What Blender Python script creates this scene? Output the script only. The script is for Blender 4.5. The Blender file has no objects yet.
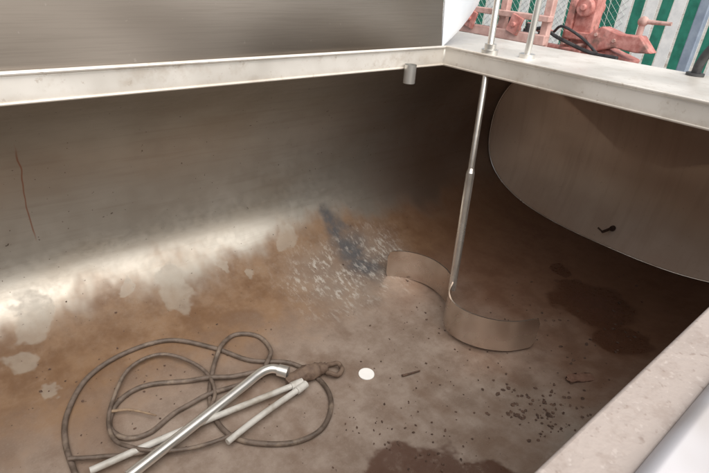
import bpy, bmesh, math, random
from mathutils import Vector, Matrix
random.seed(7)
H=.35
NB=2.7
# ---------------------------------------------------------------- image pixels cast through the fitted camera onto the tank
ex=(.7715,-.261,.580); ey=(-.632,-.409,.658); dn=(-.066,.8745,.481)
EYE=Vector((0,0,H))
def pixel_ray(a,b):  # camera ray through an image pixel
    u=(a-354.5)/500; v=(b-236.5)/500
    return Vector((u*ex[0]+v*ex[1]+ex[2], u*ey[0]+v*ey[1]+ey[2], -(u*dn[0]+v*dn[1]+dn[2])))
def zfloor(Y):
    d=abs(Y/H-2.8)/2.63
    if d>=1: return -1.5*H
    return (-1.5-1.36*(1-d**NB)**(1/NB))*H
def on_floor(a,b):  # point where the ray of an image pixel meets the tank
    r=pixel_ray(a,b); t=.2
    while t<6:
        p=EYE+r*t
        if p.y>5.43*H or p.z<zfloor(p.y) or p.x>8*H: break
        t+=.002
    return p
# ---------------------------------------------------------------- material helpers
class NT:
    def __init__(s,name):
        s.m=bpy.data.materials.new(name); s.m.use_nodes=True
        s.t=s.m.node_tree; s.b=s.t.nodes['Principled BSDF']; s.out=s.t.nodes['Material Output']
        s.geo=s.t.nodes.new('ShaderNodeNewGeometry')
        s.P=s.geo.outputs['Position']
    def lk(s,a,b):
        if hasattr(a,'is_output'): s.t.links.new(a,b)
        else: b.default_value=a
    def math(s,op,a,b=None,c=None,clamp=False):
        n=s.t.nodes.new('ShaderNodeMath'); n.operation=op; n.use_clamp=clamp
        s.lk(a,n.inputs[0])
        if b is not None: s.lk(b,n.inputs[1])
        if c is not None: s.lk(c,n.inputs[2])
        return n.outputs[0]
    def vmath(s,op,a,b=None,o=0):
        n=s.t.nodes.new('ShaderNodeVectorMath'); n.operation=op
        s.lk(a,n.inputs[0])
        if b is not None: s.lk(b,n.inputs[1])
        return n.outputs[o]
    def noise(s,scale,detail=2,rough=.55,vec=None,dist=0,stretch=None,out='Fac'):
        n=s.t.nodes.new('ShaderNodeTexNoise'); n.inputs['Scale'].default_value=scale
        n.inputs['Detail'].default_value=detail; n.inputs['Roughness'].default_value=rough
        n.inputs['Distortion'].default_value=dist
        v=vec or s.P
        if stretch: v=s.vmath('MULTIPLY',v,stretch)
        s.t.links.new(v,n.inputs['Vector']); return n.outputs[out]
    def mr(s,x,a,b,c=0,d=1,smooth=True):
        n=s.t.nodes.new('ShaderNodeMapRange'); n.interpolation_type='SMOOTHSTEP' if smooth else 'LINEAR'
        s.lk(x,n.inputs[0])
        for i,q in enumerate((a,b,c,d)): s.lk(q,n.inputs[i+1])
        return n.outputs[0]
    def mix(s,f,a,b):
        n=s.t.nodes.new('ShaderNodeMix'); n.data_type='RGBA'
        s.lk(f,n.inputs[0]); 
        for q,i in ((a,6),(b,7)):
            if isinstance(q,tuple) and len(q)==3: q=(*q,1)
            s.lk(q,n.inputs[i])
        return n.outputs[2]
    def mixf(s,f,a,b):
        n=s.t.nodes.new('ShaderNodeMix'); n.data_type='FLOAT'
        s.lk(f,n.inputs[0]); s.lk(a,n.inputs[2]); s.lk(b,n.inputs[3]); return n.outputs[0]
    def sep(s,v):
        n=s.t.nodes.new('ShaderNodeSeparateXYZ'); s.t.links.new(v,n.inputs[0]); return n.outputs
    def spot(s,c,r,edge=.15,vec=None):
        d=s.vmath('SUBTRACT',vec or s.P,tuple(c)); d=s.vmath('DIVIDE',d,tuple(r) if hasattr(r,'__len__') else (r,r,r))
        return s.mr(s.vmath('LENGTH',d,o=1),1-edge,1+edge,1,0)
    def mx(s,*a):
        r=a[0]
        for q in a[1:]: r=s.math('MAXIMUM',r,q)
        return r
    def bump(s,h,strength=.3,dist=.004):
        n=s.t.nodes.new('ShaderNodeBump'); n.inputs['Strength'].default_value=strength
        n.inputs['Distance'].default_value=dist; s.t.links.new(h,n.inputs['Height'])
        s.t.links.new(n.outputs[0],s.b.inputs['Normal'])
    def set(s,color=None,metal=None,rough=None,spec=None):
        for k,v in (('Base Color',color),('Metallic',metal),('Roughness',rough),('Specular IOR Level',spec)):
            if v is None: continue
            if isinstance(v,tuple) and len(v)==3: v=(*v,1)
            s.lk(v,s.b.inputs[k])
        return s.m
def simple(name,c1,c2,metal=0,r1=.4,r2=.6,scale=20,bump=.1,stretch=None,dirt=None):
    n=NT(name); f=n.mr(n.noise(scale,3,.6,stretch=stretch),.3,.7)
    col=n.mix(f,c1,c2)
    if dirt:
        g=n.mr(n.noise(scale*.4,4,.7),.5,.68); col=n.mix(g,col,dirt)
    if bump>.15: n.bump(n.noise(scale*4,1),bump,.002)
    return n.set(col,metal,n.mixf(f,r1,r2))
# --- tank interior
def tank_mat():
    n=NT('stained_steel'); x,y,z=n.sep(n.P)
    nb=n.noise(3,3,.6); nm=n.noise(9,4,.65); nf=n.noise(34,3,.7); ng=n.noise(170,1,.7)
    w1=n.vmath('SUBTRACT',n.noise(5,4,.60,out='Color'),(.5,.5,.5)); w1=n.vmath('MULTIPLY',w1,(.22,.22,.22))
    PW=n.vmath('ADD',n.P,w1)
    steel=n.mix(n.mr(nb,.3,.7),(.37,.34,.295),(.44,.415,.37))
    steel=n.mix(n.mr(n.noise(1.6,3,.5,stretch=(1,1,2.5)),.46,.70,0,.4),steel,(.31,.255,.19))
    steel=n.mix(n.mr(n.noise(5,3,.6,stretch=(.5,8,8)),.45,.75,0,.22),steel,(.25,.21,.165))
    floorz=n.math('MULTIPLY_ADD',nm,.14,z); floorm=n.mr(floorz,-.88,-.77,1,0)
    silt=n.mix(n.mr(nm,.3,.7),(.275,.205,.160),(.42,.34,.285))
    silt=n.mix(n.mr(nf,.5,.75,0,.28),silt,(.20,.135,.10))
    silt=n.mix(n.mr(ng,.5,.75,0,.14),silt,(.56,.49,.43))
    silt=n.mix(n.mr(n.noise(4.0,4,.62,stretch=(1,.5,1)),.50,.66,0,.5),silt,(.21,.13,.085))
    far=n.mr(n.math('MULTIPLY_ADD',nb,.9,x),1.7,2.6)
    silt=n.mix(n.math('MULTIPLY',far,.75),silt,n.mix(n.mr(nm,.35,.65),(.19,.082,.046),(.31,.165,.10)))
    col=n.mix(floorm,steel,silt)
    # soft warm wash, climbing the curved wall
    z2=n.math('MULTIPLY_ADD',n.noise(3.4,4,.62,stretch=(1,.6,.6)),.38,z)
    z2=n.math('MULTIPLY_ADD',nf,.04,z2)
    brown=n.math('MULTIPLY',n.mr(z2,-.68,-.57,1,0),n.mr(n.math('MULTIPLY_ADD',nm,.5,y),1.44,1.80))
    brown=n.math('MULTIPLY',brown,n.mr(nf,.2,.6,.8,1))
    bcol=n.mix(n.mr(nm,.3,.7),(.155,.078,.034),(.245,.145,.078))
    col=n.mix(n.math('MULTIPLY',brown,.9),col,bcol)
    hi=n.math('MULTIPLY',n.mr(n.math('MULTIPLY_ADD',nb,.9,x),1.7,2.7),n.mr(n.math('MULTIPLY_ADD',nm,.4,z),.05,-.45,.35,.7))
    col=n.mix(hi,col,(.18,.092,.054))
    # damp dark patches
    wet=n.mx(*[n.spot(on_floor(a,b),r,.1,PW) for a,b,r in ((405,480,.14),(440,478,.13),(480,486,.12),(592,305,.19),(622,340,.12),(572,286,.09),(560,268,.06))])
    wet=n.math('MULTIPLY',wet,n.mr(nf,.25,.5,.72,1))
    col=n.mix(n.math('MULTIPLY',wet,.85),col,(.085,.034,.018))
    # pale dried runs with soft rounded outlines
    pale=n.mx(*[n.spot(on_floor(a,b),r,.14,PW) for a,b,r in ((168,280,(.05,.06,.10)),(178,296,(.06,.07,.05)),(30,318,(.06,.07,.10)),(20,362,(.04,.07,.07)),(285,232,(.045,.05,.13)),(222,262,(.022,.04,.09)),(130,288,(.022,.04,.08)),(250,276,(.02,.03,.08)),(60,400,(.08,.05,.03)))])
    pale=n.math('MULTIPLY',pale,n.mr(nf,.3,.6,.75,1))
    pale=n.math('MULTIPLY',pale,n.mr(z,-.66,-.74))
    col=n.mix(n.math('MULTIPLY',pale,.48),col,(.39,.355,.30))
    # scraped bare steel with flaky scale
    wh=n.mx(n.spot(on_floor(335,280),(.20,.22,.1),.7,PW),n.spot(on_floor(372,252),(.18,.16,.1),.7,PW),n.spot(on_floor(385,275),(.12,.12,.1),.7,PW))
    col=n.mix(n.math('MULTIPLY',wh,.4),col,(.33,.30,.27))
    bl=n.mx(*[n.spot(on_floor(a,b),r,.7,PW) for a,b,r in ((328,216,(.05,.06,.06)),(338,230,(.06,.08,.08)),(352,248,(.08,.09,.08)),(368,264,(.09,.10,.08)))])
    bl=n.math('MULTIPLY',bl,n.mr(nf,.25,.55,.5,1))
    col=n.mix(n.math('MULTIPLY',bl,.9),col,(.085,.09,.10))
    fl=n.math('MULTIPLY',n.mr(n.noise(62,4,.75,stretch=(1,.35,.6)),.49,.60),n.mr(n.noise(12,3),.36,.58,.08,1))
    col=n.mix(n.math('MULTIPLY',n.math('MULTIPLY',wh,fl),.68),col,(.58,.55,.50))
    p=on_floor(28,200)
    xr=n.math('MULTIPLY_ADD',n.noise(5,2),.05,x)
    line=n.math('MULTIPLY',n.mr(n.math('ABSOLUTE',n.math('SUBTRACT',xr,p.x+.012)),.0005,.004,1,0),n.math('MULTIPLY',n.mr(z,-.62,-.55),n.mr(z,-.28,-.2,1,0)))
    col=n.mix(n.math('MULTIPLY',line,.7),col,(.26,.08,.03))
    col=n.mix(n.mr(n.noise(75,1,.5),.75,.79,0,.7),col,(.06,.035,.025))
    rough=n.mixf(floorm,.40,.44); rough=n.mixf(wet,rough,.28); rough=n.mixf(brown,rough,.44)
    rough=n.math('ADD',rough,n.mr(nf,.3,.7,-.04,.05))
    m=n.mixf(floorm,.72,.35); m=n.mixf(n.mx(brown,pale,wet),m,.2)
    n.bump(n.noise(28,3,.7),.05,.005)
    return n.set(col,m,rough)
def head_mat():
    n=NT('end_plate_steel'); x,y,z=n.sep(n.P)
    nb=n.noise(2.2,2,.5); nm=n.noise(8,3,.6); nf=n.noise(45,2,.7)
    c=n.mix(n.mr(nb,.3,.7),(.57,.46,.37),(.69,.59,.495))
    low=n.mr(n.math('MULTIPLY_ADD',nm,.3,z),-.9,-.5,1,0)
    c=n.mix(n.math('MULTIPLY',low,.45),c,(.32,.19,.125))
    c=n.mix(n.mr(n.noise(4,3,.6,stretch=(1,7,.6)),.45,.72,0,.2),c,(.36,.25,.175))
    c=n.mix(n.mr(nf,.66,.76,0,.2),c,(.19,.12,.08))
    return n.set(c,n.mixf(low,.62,.45),n.math('ADD',n.mixf(low,.32,.38),n.mr(nm,.3,.7,-.03,.05)))
M_tank=tank_mat(); M_head=head_mat()
def lidmat():
    n=NT('lid_steel'); b=n.noise(1.2,2,.45,stretch=(.8,1,1.8)); s=n.noise(6,4,.65,stretch=(1,1,40))
    c=n.mix(n.mr(b,.34,.68),(.175,.145,.118),(.38,.335,.29)); c=n.mix(n.mr(s,.4,.7,0,.2),c,(.15,.12,.098))
    c=n.mix(n.mr(n.noise(60,2,.6),.72,.77,0,.2),c,(.5,.46,.41))
    return n.set(c,.9,n.mr(b,.3,.7,.28,.36))
M_lid=lidmat()
def rimmat():
    n=NT('rim_steel'); x,y,z=n.sep(n.P); b=n.noise(4,3,.6); f=n.noise(40,3,.7); g=n.noise(11,4,.7)
    c=n.mix(n.mr(b,.3,.7),(.66,.625,.57),(.79,.76,.71)); c=n.mix(n.mr(g,.5,.72,0,.5),c,(.52,.45,.37))
    c=n.mix(n.mr(n.math('MULTIPLY_ADD',g,.05,z),.018,.05,.5,0),c,(.42,.35,.28))
    c=n.mix(n.mr(f,.6,.74,0,.45),c,(.38,.30,.23))
    return n.set(c,.35,n.mr(b,.3,.7,.33,.5))
M_rim=rimmat()
def dustmat():
    n=NT('dusty_rim'); b=n.noise(6,3,.6); f=n.noise(130,2,.7); g=n.noise(60,3,.75)
    c=n.mix(n.mr(b,.35,.65),(.35,.295,.265),(.43,.37,.335)); c=n.mix(n.mr(g,.48,.72,0,.35),c,(.28,.215,.18))
    c=n.mix(n.mr(f,.60,.74,0,.5),c,(.22,.16,.13)); c=n.mix(n.mr(f,.40,.28,0,.45),c,(.56,.50,.46))
    n.bump(f,.3,.002); return n.set(c,.1,.62)
M_dust=dustmat()
M_chrome=simple('polished_pipe',(.58,.57,.54),(.70,.69,.66),.8,.27,.33,4,.05,dirt=(.48,.43,.37))
M_shaft=simple('brushed_shaft',(.60,.56,.51),(.74,.70,.65),.85,.2,.28,8,.08,dirt=(.44,.35,.29))
M_paddle=simple('paddle_steel',(.50,.42,.36),(.62,.55,.49),.88,.22,.3,5,.1,dirt=(.44,.35,.28))
M_outer=simple('outer_steel',(.55,.54,.52),(.66,.65,.63),.8,.35,.5,5,.1)
M_flange=simple('sky_white_flange',(.70,.74,.80),(.82,.84,.88),.2,.3,.4,5,.03)  # sky reflection on the lid's curved edge, painted as bluish white
M_clad=simple('cladding_steel',(.40,.39,.41),(.50,.49,.51),.3,.42,.55,6,.03,dirt=(.35,.32,.30))
M_hose=simple('old_rubber',(.085,.062,.047),(.165,.125,.10),0,.5,.7,30,.4,dirt=(.22,.17,.13))
M_pvc=simple('dirty_plastic_tube',(.44,.425,.39),(.58,.565,.53),0,.4,.55,14,.2,dirt=(.31,.27,.22))
M_rag=simple('perished_leather',(.11,.07,.05),(.18,.125,.09),0,.7,.85,40,.6)
M_white=simple('drain_light_white',(.92,.92,.90),(.95,.95,.93),0,.3,.4,20,.05)  # white of the sunlight in the drain hole, put into the colour
M_dark=simple('debris_brown',(.06,.035,.025),(.14,.085,.06),0,.8,.9,60,.1)
M_wood=simple('dry_wood',(.22,.15,.10),(.32,.23,.15),0,.7,.8,60,.4)
M_chip=simple('rust_chip',(.15,.08,.055),(.21,.12,.085),0,.7,.8,60,.4)
M_red=simple('faded_red_paint',(.38,.13,.11),(.56,.27,.24),0,.5,.65,22,.2,dirt=(.22,.12,.10))
M_pink=simple('primer_pink_paint',(.44,.26,.23),(.57,.38,.34),0,.5,.65,16,.2,dirt=(.28,.16,.13))
M_black=simple('black_rubber',(.02,.02,.022),(.05,.05,.052),0,.4,.6,30,.2)
M_blue=simple('bluegrey_paint',(.17,.21,.28),(.25,.30,.37),.1,.45,.6,12,.1)
M_green=simple('green_slat',(.01,.13,.09),(.02,.20,.14),0,.45,.6,12,.1)
M_whs=simple('white_slat',(.66,.68,.69),(.78,.79,.79),0,.45,.6,12,.1)
M_wire=simple('galvanised_wire',(.30,.36,.34),(.42,.47,.45),.6,.4,.5,12,.1)
M_conc=simple('yard_concrete',(.26,.25,.23),(.38,.36,.33),0,.8,.95,3,.1,dirt=(.2,.17,.14))
# ---------------------------------------------------------------- object helpers
SC=bpy.context.scene.collection
def finish(name,bm,mat,parent=None,smooth=True,bevel=0,angle=40):
    bmesh.ops.recalc_face_normals(bm,faces=bm.faces)
    me=bpy.data.meshes.new(name); bm.to_mesh(me); bm.free(); me.materials.append(mat)
    o=bpy.data.objects.new(name,me); SC.objects.link(o)
    if smooth:
        for p in me.polygons: p.use_smooth=True
        try: me.set_sharp_from_angle(angle=math.radians(angle))
        except Exception: pass
    if bevel:
        b=o.modifiers.new('bevel','BEVEL'); b.width=bevel; b.segments=3; b.limit_method='ANGLE'
    if parent: attach(o,parent)
    return o
def solid(o,t):
    s=o.modifiers.new('solid','SOLIDIFY'); s.thickness=t; s.offset=0
    e=o.modifiers.new('split','EDGE_SPLIT'); e.split_angle=math.radians(45)
def attach(o,p):
    o.parent=p; o.matrix_parent_inverse=Matrix.Translation(p.location).inverted() if p.type=='EMPTY' else Matrix()
def thing(name,loc,label,cat,group=None):
    e=bpy.data.objects.new(name,None); e.location=loc; e.empty_display_size=.1; SC.objects.link(e)
    e["label"]=label; e["category"]=cat
    if group: e["group"]=group
    return e
def tag(o,label,cat,group=None):
    o["label"]=label; o["category"]=cat
    if group: o["group"]=group
def addbox(bm,c,s,rot=None):
    m=Matrix.Translation(c)@(rot.to_4x4() if rot else Matrix())@Matrix.Diagonal((*s,1))
    return bmesh.ops.create_cube(bm,size=1,matrix=m)
def addcyl(bm,a,b,r,r2=None,seg=24):
    a=Vector(a);b=Vector(b);d=b-a
    m=Matrix.Translation((a+b)/2)@d.to_track_quat('Z','Y').to_matrix().to_4x4()
    bmesh.ops.create_cone(bm,cap_ends=True,segments=seg,radius1=r,radius2=r if r2 is None else r2,depth=d.length,matrix=m)
def catmull(P,k=8):
    P=[Vector(p) for p in P]; out=[]
    Q=[P[0]*2-P[1]]+P+[P[-1]*2-P[-2]]
    for i in range(1,len(Q)-2):
        a,b,c,d=Q[i-1:i+3]
        for j in range(k):
            t=j/k
            out.append(.5*((2*b)+(c-a)*t+(2*a-5*b+4*c-d)*t*t+(3*b-a-3*c+d)*t**3))
    out.append(P[-1]); return out
def tube(bm,pts,r,seg=12,cap=True):
    pts=[Vector(p) for p in pts]; rings=[]; N=None
    for i,p in enumerate(pts):
        T=(pts[min(i+1,len(pts)-1)]-pts[max(i-1,0)]).normalized()
        if N is None: N=T.orthogonal().normalized()
        N=(N-T*N.dot(T)).normalized(); B=T.cross(N)
        rr=r(i/(len(pts)-1)) if callable(r) else r
        rings.append([bm.verts.new(p+(N*math.cos(2*math.pi*k/seg)+B*math.sin(2*math.pi*k/seg))*rr) for k in range(seg)])
    for a,b in zip(rings,rings[1:]):
        for k in range(seg): bm.faces.new((a[k],a[(k+1)%seg],b[(k+1)%seg],b[k]))
    if cap: bm.faces.new(rings[0][::-1]); bm.faces.new(rings[-1])
def se(th,n,a,b):
    c,s=math.cos(th),math.sin(th)
    return a*abs(c)**(2/n)*(1 if c>=0 else -1), b*abs(s)**(2/n)*(1 if s>=0 else -1)
# ---------------------------------------------------------------- the tank
tank=thing('milk_tank',(2.6*H,2.8*H,-1.25),'open stainless steel bulk milk tank, brown stained inside','tank')
XC,XE=-3*H,8*H
XD=6.3*H
def ztop(x):      # underside of the sloping end hood
    return 9 if x<XD else (.12-.3*(x-XD)/H)*H
def profile(a=2.63,off=0):
    pts=[]
    N=26
    t0=math.acos(min(1,(1.25/2.63)**1.1))
    for i in range(N):                     # back shoulder
        th=t0*(1-i/N); y,z=se(th,2.2,a,1.67+off); pts.append((2.8+y,-1.5+z))
    for i in range(84):                    # belly
        th=-math.pi*i/83; y,z=se(th,NB,a,1.36+off); pts.append((2.8+y,-1.5+z))
    for i in range(1,9): pts.append((2.8-a+.03*(i/8)**2,-1.5+1.51*i/8))
    return [(y*H,z*H) for y,z in pts]
pr=profile()
bm=bmesh.new(); NX=80; rows=[]
for i in range(NX+1):
    x=XC+(XE-XC)*i/NX
    rows.append([bm.verts.new((x,y,min(z,ztop(x)))) for y,z in pr])
for a,b in zip(rows,rows[1:]):
    for k in range(len(pr)-1): bm.faces.new((a[k],a[k+1],b[k+1],b[k]))
finish('inner_shell',bm,M_tank,tank,angle=80)
def plate(x,name,mat,flip=1,dish=0):
    bm=bmesh.new(); cy,cz=2.8*H,-1.6*H
    rings=[]
    for s in (1,.97,.92,.84,.72,.58,.44,.3,.15):
        rings.append([bm.verts.new((x+dish*(1-s**2)*flip,cy+(y-cy)*s,cz+(min(z,ztop(x))-cz)*s)) for y,z in pr])
    n=len(pr)
    for a,b in zip(rings,rings[1:]):
        for k in range(n): bm.faces.new((a[k],a[(k+1)%n],b[(k+1)%n],b[k]))
    bm.faces.new(rings[-1])
    return finish(name,bm,mat,tank,angle=60)
plate(XE-.004,'end_plate',M_head,1,.12)
plate(XC+.004,'end_plate',M_head,-1,.05)
bm=bmesh.new()
inner=[(XE-.008,2.8*H+(y-2.8*H)*.992,-1.4*H+(z+1.4*H)*.992) for y,z in pr if z<ztop(XE)]
tube(bm,inner,.004,8,False); finish('weld_seam',bm,M_shaft,tank)
# deck with the opening
bm=bmesh.new()
x0,x1,y0,y1=XC-.05,XD,.108*H,5.5*H; a0,a1,b0,b1=-2.2*H,4.75*H,.212*H,4.05*H
def quad(o,i,z): return [bm.verts.new((p[0],p[1],z)) for p in o+i]
O=[(x0,y0),(x1,y0),(x1,y1),(x0,y1)]; I=[(a0,b0),(a1,b0),(a1,b1),(a0,b1)]
T=quad(O,I,.2*H); B=quad(O,I,.0)
for V,f in ((T,1),(B,-1)):
    for k in range(4):
        q=(V[k],V[(k+1)%4],V[4+(k+1)%4],V[4+k]); bm.faces.new(q[::f])
for s in (0,4):
    for k in range(4):
        bm.faces.new((T[s+k],T[s+(k+1)%4],B[s+(k+1)%4],B[s+k]))
finish('deck',bm,M_rim,tank,bevel=.007)
bm=bmesh.new()
tube(bm,[(a0,b1-.004,.2*H+.002),(a1-.004,b1-.004,.2*H+.002),(a1-.004,b0,.2*H+.002)],.0055,8)
finish('lip_bead',bm,M_rim,tank)
bm=bmesh.new()
tube(bm,[(a0,b1-.002,.003),(a1-.002,b1-.002,.003),(a1-.002,b0,.003)],.004,8)
finish('lip_hem',bm,M_rim,tank)
# sloping end hood
bm=bmesh.new()
hp=[(XD-.0,.19*H),(XD+.03,.17*H),(8.3*H,-.42*H),(8.36*H,-.6*H),(8.36*H,-1.2*H)]
R=[[bm.verts.new((x,y,z)) for x,z in hp] for y in (.108*H,5.5*H)]
for k in range(4): bm.faces.new((R[0][k],R[0][k+1],R[1][k+1],R[1][k]))
finish('end_hood',bm,M_outer,tank)
bm=bmesh.new(); addbox(bm,((a0+4.7*H)/2,.156*H,.2*H+.004),(4.7*H-a0,.116*H,.008)); finish('front_flange',bm,M_dust,tank,bevel=.003)
bm=bmesh.new(); prof=catmull([(0,.1005,.15),(0,.0995,.225),(0,.075,.252),(0,.045,.235),(0,-.05,.19),(0,-.25,.12),(0,-.5,-.1),(0,-.6,-.6)],6)
R=[]
for x in (x0,x1): R.append([bm.verts.new((x,p.y*H,p.z*H)) for p in prof])
for k in range(len(prof)-1): bm.faces.new((R[0][k],R[0][k+1],R[1][k+1],R[1][k]))
finish('front_cladding',bm,M_clad,tank)
# jacket
bm=bmesh.new(); pj=[]
for i in range(64):
    th=-math.pi*i/63; y,z=se(th,3,3.0,1.55); pj.append(((2.55+y)*H,(-1.5+z)*H))
pj=[(5.5*H,-.6*H)]+pj+[(-.5*H,-.6*H)]
R=[[bm.verts.new((x,y,z)) for y,z in pj] for x in (x0,8.36*H)]
for k in range(len(pj)-1): bm.faces.new((R[0][k],R[0][k+1],R[1][k+1],R[1][k]))
bm.faces.new(R[0]); bm.faces.new(R[1])
finish('outer_jacket',bm,M_outer,tank)
bm=bmesh.new(); addbox(bm,((x0+XD)/2,5.5*H+.004,-.3*H),(XD-x0,.008,.65*H)); finish('back_cladding',bm,M_outer,tank)
for lx in (-2*H,7*H):
    for ly in (1.2*H,4.4*H):
        bm=bmesh.new(); addcyl(bm,(lx,ly,-1.24),(lx,ly,-2.8*H),.035); addcyl(bm,(lx,ly,-1.25),(lx,ly,-1.225),.07)
        finish('leg',bm,M_outer,tank)
# stub pipe
bm=bmesh.new(); cx,cy=4.13*H,3.97*H
zt,zb=.02,-.14*H; seg=28
def ring(r,z): return [bm.verts.new((cx+r*math.cos(2*math.pi*k/seg),cy+r*math.sin(2*math.pi*k/seg),z)) for k in range(seg)]
rs=[ring(.023,zt),ring(.023,zb),ring(.019,zb),ring(.019,zt)]
for A,Bq in zip(rs,rs[1:]):
    for k in range(seg): bm.faces.new((A[k],A[(k+1)%seg],Bq[(k+1)%seg],Bq[k]))
finish('inlet_pipe',bm,M_chrome,tank)
# drain: white disc stands for sunlit ground seen through the open hole
p=on_floor(366.5,375)
bm=bmesh.new(); addcyl(bm,(p.x,p.y,p.z+.002),(p.x,p.y,p.z+.008),.030,seg=40); finish('drain_light_disc',bm,M_white,tank,bevel=.002)
r=pixel_ray(608,231); t=(7.95*H)/r.x; p=EYE+r*t
bm=bmesh.new(); addcyl(bm,p+Vector((.12,0,0)),p+Vector((-.03,.015,-.004)),.008); addcyl(bm,p+Vector((.08,0,0)),p+Vector((.05,0,0)),.016)
addcyl(bm,p+Vector((-.03,.015,-.004)),p+Vector((-.035,.045,.012)),.005)
finish('temperature_probe',bm,M_dark,tank)
# lid
lid=bpy.data.objects.new('lid',None); lid.location=(0,4.1*H,.22*H); SC.objects.link(lid); attach(lid,tank)
lid["label"]="raised stainless lid panel, dull brushed inner face"
LI=Matrix.Translation((0,4.1*H,.22*H)).inverted()
def lidpt(x,h,d=0): return (x,4.12*H+h*.10+d,.205*H+h)
bm=bmesh.new(); hh=.9
V=[[bm.verts.new(lidpt(-3.1*H+(1.665+3.1*H)*i/40,hh*j/20,.008*math.sin(i*.35)*math.sin(j*.4))) for i in range(41)] for j in range(21)]
for j in range(20):
    for i in range(40): bm.faces.new((V[j][i],V[j][i+1],V[j+1][i+1],V[j+1][i]))
o=finish('lid_panel',bm,M_lid); solid(o,.006); o.parent=lid; o.matrix_parent_inverse=LI
bm=bmesh.new(); V=[]
for j in range(31):
    h=.9*j/30; w=.008+.46*(1-math.exp(-h*5.2)); row=[]
    for i in range(11):
        s_=i/10; row.append(bm.verts.new(lidpt(1.668+w*s_,h,.16*w*(s_**2.2)-.02*math.sin(s_*math.pi)*min(1,h*5))))
    V.append(row)
for j in range(30):
    for i in range(10): bm.faces.new((V[j][i],V[j][i+1],V[j+1][i+1],V[j+1][i]))
o=finish('lid_flange',bm,M_flange); solid(o,.005); o.parent=lid; o.matrix_parent_inverse=LI
# ---------------------------------------------------------------- agitator
A0=Vector((4.41*H,3.08*H,-2.46*H)); A1=Vector((4.85*H,3.50*H,.2*H))
ag=thing('agitator',A0,'stainless agitator with curved paddle on a slanted shaft','agitator')
ax=(A1-A0).normalized()
bm=bmesh.new(); L=(A1-A0).length
addcyl(bm,A0+Vector((0,0,-.02)),A0+ax*L*.52,.0175); addcyl(bm,A0+ax*L*.52,A0+ax*(L*.54),.0175,.0125); addcyl(bm,A0+ax*L*.54,A1+ax*.5,.0125)
finish('shaft',bm,M_shaft,ag)
S=[(4.22,4.07),(4.40,3.95),(4.53,3.76),(4.58,3.54),(4.54,3.30),(4.42,3.10),(4.20,2.97),(4.07,2.80),(4.06,2.58),(4.17,2.34),(4.38,2.14),(4.68,2.01)]
pts=catmull([(a*H,b*H,0) for a,b in S],10)
bm=bmesh.new(); N=len(pts); top=[];bot=[]
for i,p in enumerate(pts):
    dd=min((p-pts[0]).length,(p-pts[-1]).length); R0=.028
    rr=R0-math.sqrt(max(0,R0*R0-(R0-dd)**2)) if dd<R0 else 0
    top.append(bm.verts.new((p.x,p.y,-2.39*H-rr))); bot.append(bm.verts.new((p.x,p.y,-2.815*H+rr)))
mid=[[bm.verts.new(t.co.lerp(b.co,f)) for t,b in zip(top,bot)] for f in (.33,.66)]
rowsP=[top]+mid+[bot]
for a,b in zip(rowsP,rowsP[1:]):
    for k in range(N-1): bm.faces.new((a[k],a[k+1],b[k+1],b[k]))
o=finish('paddle',bm,M_paddle,ag,angle=180); solid(o,.006)
bm=bmesh.new(); addcyl(bm,(A1.x,A1.y,.2*H),(A1.x,A1.y,.2*H+.02),.032); addcyl(bm,(A1.x,A1.y,.2*H+.02),(A1.x,A1.y,.2*H+.04),.022)
finish('shaft_collar',bm,M_chrome,ag)
rod=thing('upright_rod',(1.80,1.125,.2*H),'bright steel rod standing on the tank deck','rod')
bm=bmesh.new(); addcyl(bm,(1.80,1.125,.2*H),(1.80,1.125,1.0),.012); addcyl(bm,(1.80,1.125,.2*H),(1.80,1.125,.2*H+.015),.03)
finish('rod',bm,M_chrome,rod)
# ---------------------------------------------------------------- hose, pipes
def raise_(p,dz): return Vector((p.x,p.y,zfloor(p.y)+dz))
hA=[(78,482),(66,445),(68,415),(88,380),(125,355),(170,342),(215,350),(250,362),(290,365),(318,380),(331,402),(324,428),(300,443),(268,446),(235,440),(215,420),(210,395),(216,362),(232,338),(258,338),(271,355),(258,378),(225,392),(180,412),(150,435),(125,440),(110,428),(118,405),(145,388),(190,383),(240,380),(275,374),(296,380)]
hB=[(70,464),(100,462),(150,456),(190,434),(215,402),(203,374),(165,359),(132,372),(115,402),(110,432),(125,452),(165,458),(228,442),(278,410),(300,392)]
def hosepts(L,r,lift):
    q=[on_floor(*p) for p in L]; q=catmull([raise_(p,r) for p in q],10)
    out=[]
    for i,p in enumerate(q):
        near=sum(1 for j in range(0,i-14) if (Vector((q[j].x-p.x,q[j].y-p.y))).length<.035)
        out.append([p,min(1,near)*2*r+lift])
    zs=[o[1] for o in out]
    for _ in range(5): zs=[(zs[max(0,i-1)]+zs[i]+zs[min(len(zs)-1,i+1)])/3 for i in range(len(zs))]
    return [o[0]+Vector((0,0,z)) for o,z in zip(out,zs)]
bm=bmesh.new(); tube(bm,hosepts(hA,.0085,0),.0085); hose=finish('coiled_hose',bm,M_hose); tag(hose,'long brown rubber hose coiled on the tank floor','hose')
bm=bmesh.new(); tube(bm,hosepts(hB,.0065,.016),.0065); hose=finish('electric_cable',bm,M_hose); tag(hose,'thin dark cable looped over the coiled hose','cable')
q=[raise_(on_floor(*p),.04) for p in ((130,486),(200,430),(246,393),(257,384),(265,379),(274,377),(285,380))]
bp=thing('bent_pipe',raise_(on_floor(200,430),0),'polished steel pipe with a bent end lying on the hose','pipe')
bm=bmesh.new(); tube(bm,catmull(q,8),.0165,20); finish('pipe',bm,M_chrome,bp)
d=(q[-1]-q[-2]).normalized(); bm=bmesh.new(); addcyl(bm,q[-1]-d*.025,q[-1]+d*.012,.0215); finish('end_collar',bm,M_chrome,bp)
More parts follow.
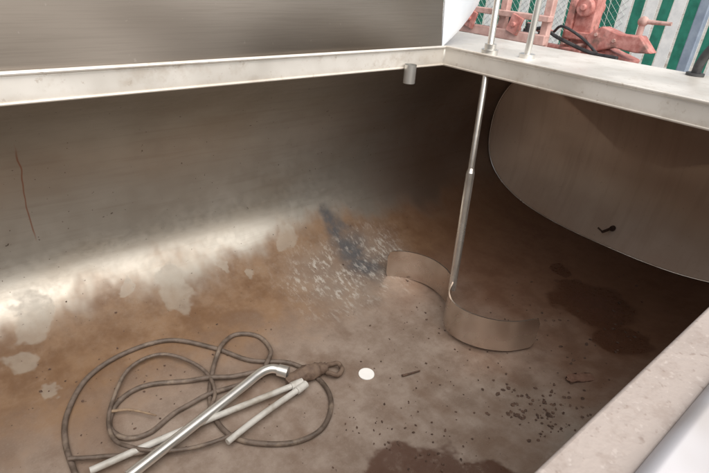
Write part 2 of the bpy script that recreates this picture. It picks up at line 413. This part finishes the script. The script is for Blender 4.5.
for L in (((92,478),(300,389)),((228,449),(304,392))):
    a,b=[raise_(on_floor(*p),.03) for p in L]
    t_=thing('plastic_tube',a,'dirty off-white plastic tube lying across the hose','tube','plastic tubes on the tank floor')
    bm=bmesh.new(); tube(bm,catmull([a,a.lerp(b,.4)+Vector((.004,.006,0)),b],10),.0105,14); finish('tube',bm,M_pvc,t_)
    bm=bmesh.new(); dd=(b-a).normalized(); addcyl(bm,b-dd*.035,b+dd*.01,.014); finish('tube_socket',bm,M_pvc,t_)
noz=thing('leather_strap',raise_(on_floor(310,380),0),'worn brown strap with a looped end beside the hose','strap')
q=[raise_(on_floor(*p),.028) for p in ((287,388),(300,382),(315,376),(326,373))]
bm=bmesh.new(); tube(bm,catmull(q,6),lambda u:.016+.014*math.sin(u*math.pi),12)
for v in bm.verts: v.co+=Vector([random.uniform(-.003,.003) for _ in range(3)])
finish('strap_body',bm,M_rag,noz)
c=raise_(on_floor(334,373),.02); bm=bmesh.new()
tube(bm,[c+Vector((.030*math.cos(k*math.pi/12),.030*math.sin(k*math.pi/12),.004*math.sin(k))) for k in range(25)],.009,10,False)
finish('loop',bm,M_rag,noz)
def stick(name,L,r,mat,label,cat,dz=.012):
    q=[raise_(on_floor(*p),dz) for p in L]; bm=bmesh.new(); tube(bm,catmull(q,5),lambda u:r*(1-.45*u),8); o=finish(name,bm,mat); tag(o,label,cat)
stick('wooden_stick',[(112,416),(128,414),(141,416),(157,420)],.005,M_wood,'thin dry wooden stick lying among the hose loops','stick',.02)
stick('dark_twig',[(402,377),(410,375),(420,372)],.005,M_dark,'short dark twig on the dusty tank floor','twig',.006)
c=raise_(on_floor(580,379),.006); bm=bmesh.new(); addbox(bm,c,(.10,.035,.006),Matrix.Rotation(-.5,3,'Z'))
bmesh.ops.subdivide_edges(bm,edges=bm.edges,cuts=3,use_grid_fill=True)
for v in bm.verts: v.co+=Vector((random.uniform(-.006,.006),random.uniform(-.006,.006),random.uniform(-.002,.003)))
o=finish('rust_flake',bm,M_chip); tag(o,'flat rusty brown flake on the tank floor','flake')
bm=bmesh.new()
def bit(p,s):
    m=Matrix.Translation(p)@Matrix.Rotation(random.uniform(0,6),4,'Z')@Matrix.Diagonal((s*random.uniform(.7,1.8),s,s*.4,1))
    g=bmesh.ops.create_icosphere(bm,subdivisions=1,radius=1,matrix=m)
    for v in g['verts']: v.co+=Vector([random.uniform(-.3,.3)*s for _ in range(3)])
for a,b,sa,sb,n,s in ((525,405,34,22,60,.006),(560,420,40,26,50,.005),(440,440,60,40,40,.004),(150,385,130,80,60,.0035),(430,330,110,70,70,.0035),(590,330,60,50,45,.006),(380,420,90,60,50,.003),(505,340,80,40,40,.004)):
    for _ in range(n):
        p=on_floor(random.gauss(a,sa*.5),random.gauss(b,sb*.5))
        if p.x<XE-.05 : bit(raise_(p,.002),s*random.uniform(.3,1.3))
o=finish('debris',bm,M_dark,smooth=False); o["kind"]="stuff"; o["label"]="dark crumbs and flakes scattered on the tank floor"
# ---------------------------------------------------------------- outside
bm=bmesh.new(); bmesh.ops.create_grid(bm,x_segments=4,y_segments=4,size=150,matrix=Matrix.Translation((0,0,-1.254))); g=finish('ground',bm,M_conc,smooth=False); g["kind"]="structure"
FX=5.6; fence=thing('chain_link_fence',(FX,3,-1.25),'chain-link fence with green and white privacy slats','fence')
z0,z1=-1.2,.75; ya,yb=-1.5,9
bm=bmesh.new(); bw=bmesh.new(); y=ya; i=0
while y<yb:
    wide=.10; tgt=bm if (i%2 or (2.55<y<3.05)) else bw
    jj=random.uniform(-.012,.012)
    addbox(tgt,(FX+.012+random.uniform(-.004,.004),y+jj,(z0+z1)/2+random.uniform(-.02,.02)),(.006,wide,z1-z0),Matrix.Rotation(random.uniform(-.015,.015),3,'X'))
    y+=.118; i+=1
finish('green_slats',bm,M_green,fence,smooth=False); finish('white_slats',bw,M_whs,fence,smooth=False)
bm=bmesh.new(); s=.07; Hh=z1-z0; ym,yM=2.5,9; y=ym-Hh
while y<yM:
    for sg in (1,-1):
        lo,hi_=max(y,ym),min(y+Hh,yM)
        if hi_-lo<.02: continue
        f0,f1=(lo-y)/Hh,(hi_-y)/Hh
        za,zb_=(z0+Hh*f0,z0+Hh*f1) if sg>0 else (z1-Hh*f0,z1-Hh*f1)
        addcyl(bm,Vector((FX-.002*sg,lo,za)),Vector((FX-.002*sg,hi_,zb_)),.0016,seg=4)
    y+=s
finish('wire_mesh',bm,M_wire,fence,smooth=False)
for py in (-1.5,.7,4.0,6.5,9):
    bm=bmesh.new(); addcyl(bm,(FX+.05,py,-1.25),(FX+.05,py,.85),.03); finish('post',bm,M_wire,fence)
bm=bmesh.new(); addcyl(bm,(FX+.05,ya,.8),(FX+.05,yb,.8),.022); finish('rail',bm,M_wire,fence)
# red machine
rm=thing('farm_machine',(3.5,1.7,-1.25),'faded red farm machine with a pointed steel lever','machine')
bm=bmesh.new(); addbox(bm,(3.55,2.15,-.19),(.40,1.3,.14)); addbox(bm,(3.6,1.75,-.75),(.5,.9,1.0)); addbox(bm,(3.38,1.95,-.09),(.10,.5,.07)); addbox(bm,(3.42,2.35,-.06),(.14,.16,.14)); addbox(bm,(3.36,1.6,-.10),(.12,.10,.10)); addbox(bm,(3.36,2.12,-.02),(.05,.06,.16)); addbox(bm,(3.38,2.02,.02),(.03,.12,.03)); addbox(bm,(3.44,1.5,-.07),(.16,.22,.05),Matrix.Rotation(.25,3,'X')); finish('frame',bm,M_red,rm,bevel=.012)
bm=bmesh.new(); addbox(bm,(3.45,1.77,.12),(.10,.13,.62)); addbox(bm,(3.45,1.77,.02),(.16,.20,.05)); addcyl(bm,(3.36,1.77,.19),(3.54,1.77,.19),.055); addcyl(bm,(3.34,1.77,.19),(3.56,1.77,.19),.02)
addbox(bm,(3.40,1.86,.08),(.04,.05,.3)); finish('post',bm,M_red,rm,bevel=.008)
bm=bmesh.new()
pl=[(1.70,.03),(1.60,.10),(1.48,.07),(1.36,.075),(1.27,-.01),(1.36,-.02),(1.50,-.01),(1.62,-.055)]
f=[bm.verts.new((3.32,a,b)) for a,b in pl]; f2=[bm.verts.new((3.42,a,b)) for a,b in pl]
bm.faces.new(f); bm.faces.new(f2[::-1])
for k in range(len(pl)): bm.faces.new((f[k],f[(k+1)%8],f2[(k+1)%8],f2[k]))
finish('lever',bm,M_red,rm,bevel=.008)
bm=bmesh.new(); addcyl(bm,(3.40,1.40,.05),(3.40,1.40,.13),.018); bmesh.ops.create_uvsphere(bm,u_segments=16,v_segments=10,radius=.03,matrix=Matrix.Translation((3.40,1.40,.15))); addcyl(bm,(3.4,1.40,.15),(3.4,1.24,.155),.014,.010)
finish('knob',bm,M_pink,rm)
for yy,zz in ((1.72,-.03),(1.83,-.03),(1.62,.05),(1.5,.03)):
    bm=bmesh.new(); addcyl(bm,(3.305,yy,zz),(3.40,yy,zz),.011,seg=6); finish('bolt',bm,M_pink,rm)
bm=bmesh.new(); tube(bm,catmull([(3.35,2.2,-.04),(3.3,2.0,.04),(3.28,1.85,-.0),(3.25,1.6,-.05),(3.2,1.4,-.05)],6),.012,8); finish('cable',bm,M_black,rm)
bm=bmesh.new(); tube(bm,catmull([(3.38,1.95,.02),(3.3,1.85,.07),(3.3,1.7,.02),(3.25,1.55,-.05)],6),.009,8); finish('cable',bm,M_black,rm)
for yy in (2.0,2.12,2.28):
    bm=bmesh.new(); addcyl(bm,(3.33,yy,-.06),(3.33,yy,.02+.3*(yy-2)),.018); addcyl(bm,(3.33,yy,.0),(3.33,yy,.02),.03); finish('fitting',bm,M_black,rm)
pf=thing('painted_frame',(3.0,2.2,-1.25),'faded pink steel frame of old farm equipment','frame')
for z,hh_ in ((.115,.035),(-.01,.06)):
    bm=bmesh.new(); addbox(bm,(3.1,2.25,z),(.06,.85,hh_)); finish('crossbar',bm,M_pink,pf,bevel=.005)
for y in (2.62,2.2,1.87):
    bm=bmesh.new(); addbox(bm,(3.14,y,-.47),(.05,.05,1.56)); finish('upright',bm,M_pink,pf,bevel=.005)
for y,z in ((2.42,.055),(2.05,.06)):
    bm=bmesh.new(); addbox(bm,(3.06,y,z),(.02,.09,.11),Matrix.Rotation(.3,3,'X')); addcyl(bm,(3.03,y,z),(3.08,y,z),.016,seg=8); finish('bracket',bm,M_red,pf,bevel=.003)
bp=thing('steel_post',(3.1,1.02,-1.25),'blue-grey painted steel post beside the tank','post')
bm=bmesh.new(); addbox(bm,(3.15,1.02,-.3),(.05,.05,1.9)); addbox(bm,(3.15,1.02,-1.24),(.14,.14,.02)); finish('post',bm,M_blue,bp,bevel=.006)
bh=thing('rubber_handle',(2.17,.64,.2*H),'black rubber handle on the tank deck','handle')
bm=bmesh.new(); tube(bm,catmull([(2.15,.65,.07),(2.15,.645,.12),(2.15,.62,.18),(2.15,.57,.21)],6),.016,10); addcyl(bm,(2.15,.65,.07),(2.15,.65,.08),.03); finish('grip',bm,M_black,bh)
# ---------------------------------------------------------------- light and camera
w=bpy.data.worlds.new('World'); bpy.context.scene.world=w; w.use_nodes=True
nt=w.node_tree; sky=nt.nodes.new('ShaderNodeTexSky'); sky.sky_type='NISHITA'; sky.sun_disc=False
SD=Vector((-.24,-.88,0)).normalized(); EL=math.radians(51)
sd=Vector((SD.x*math.cos(EL),SD.y*math.cos(EL),math.sin(EL)))
sky.sun_elevation=EL; sky.sun_rotation=math.atan2(SD.x,SD.y); sky.dust_density=3; sky.ozone_density=.6
hs=nt.nodes.new('ShaderNodeHueSaturation'); hs.inputs['Saturation'].default_value=.35
nt.links.new(sky.outputs[0],hs.inputs['Color']); nt.links.new(hs.outputs[0],nt.nodes['Background'].inputs[0]); nt.nodes['Background'].inputs[1].default_value=.15
sl=bpy.data.lights.new('sun','SUN'); sl.energy=4.0; sl.angle=math.radians(85); sl.color=(1,.935,.85)
so=bpy.data.objects.new('sun',sl); SC.objects.link(so); so.rotation_euler=sd.to_track_quat('Z','Y').to_euler()
cam=bpy.data.cameras.new('camera'); co=bpy.data.objects.new('camera',cam); SC.objects.link(co)
R_=Vector((.7715,-.632,.066)).normalized(); F_=Vector((.580,.658,-.481)); F_=(F_-R_*F_.dot(R_)).normalized(); U_=R_.cross(F_)
m=Matrix((R_,U_,-F_)).transposed().to_4x4(); m.translation=EYE; co.matrix_world=m
cam.lens=500/709*36; cam.clip_start=.02; cam.clip_end=600
bpy.context.scene.camera=co
vs=bpy.context.scene.view_settings; vs.view_transform='Standard'; vs.look='None'; vs.exposure=0
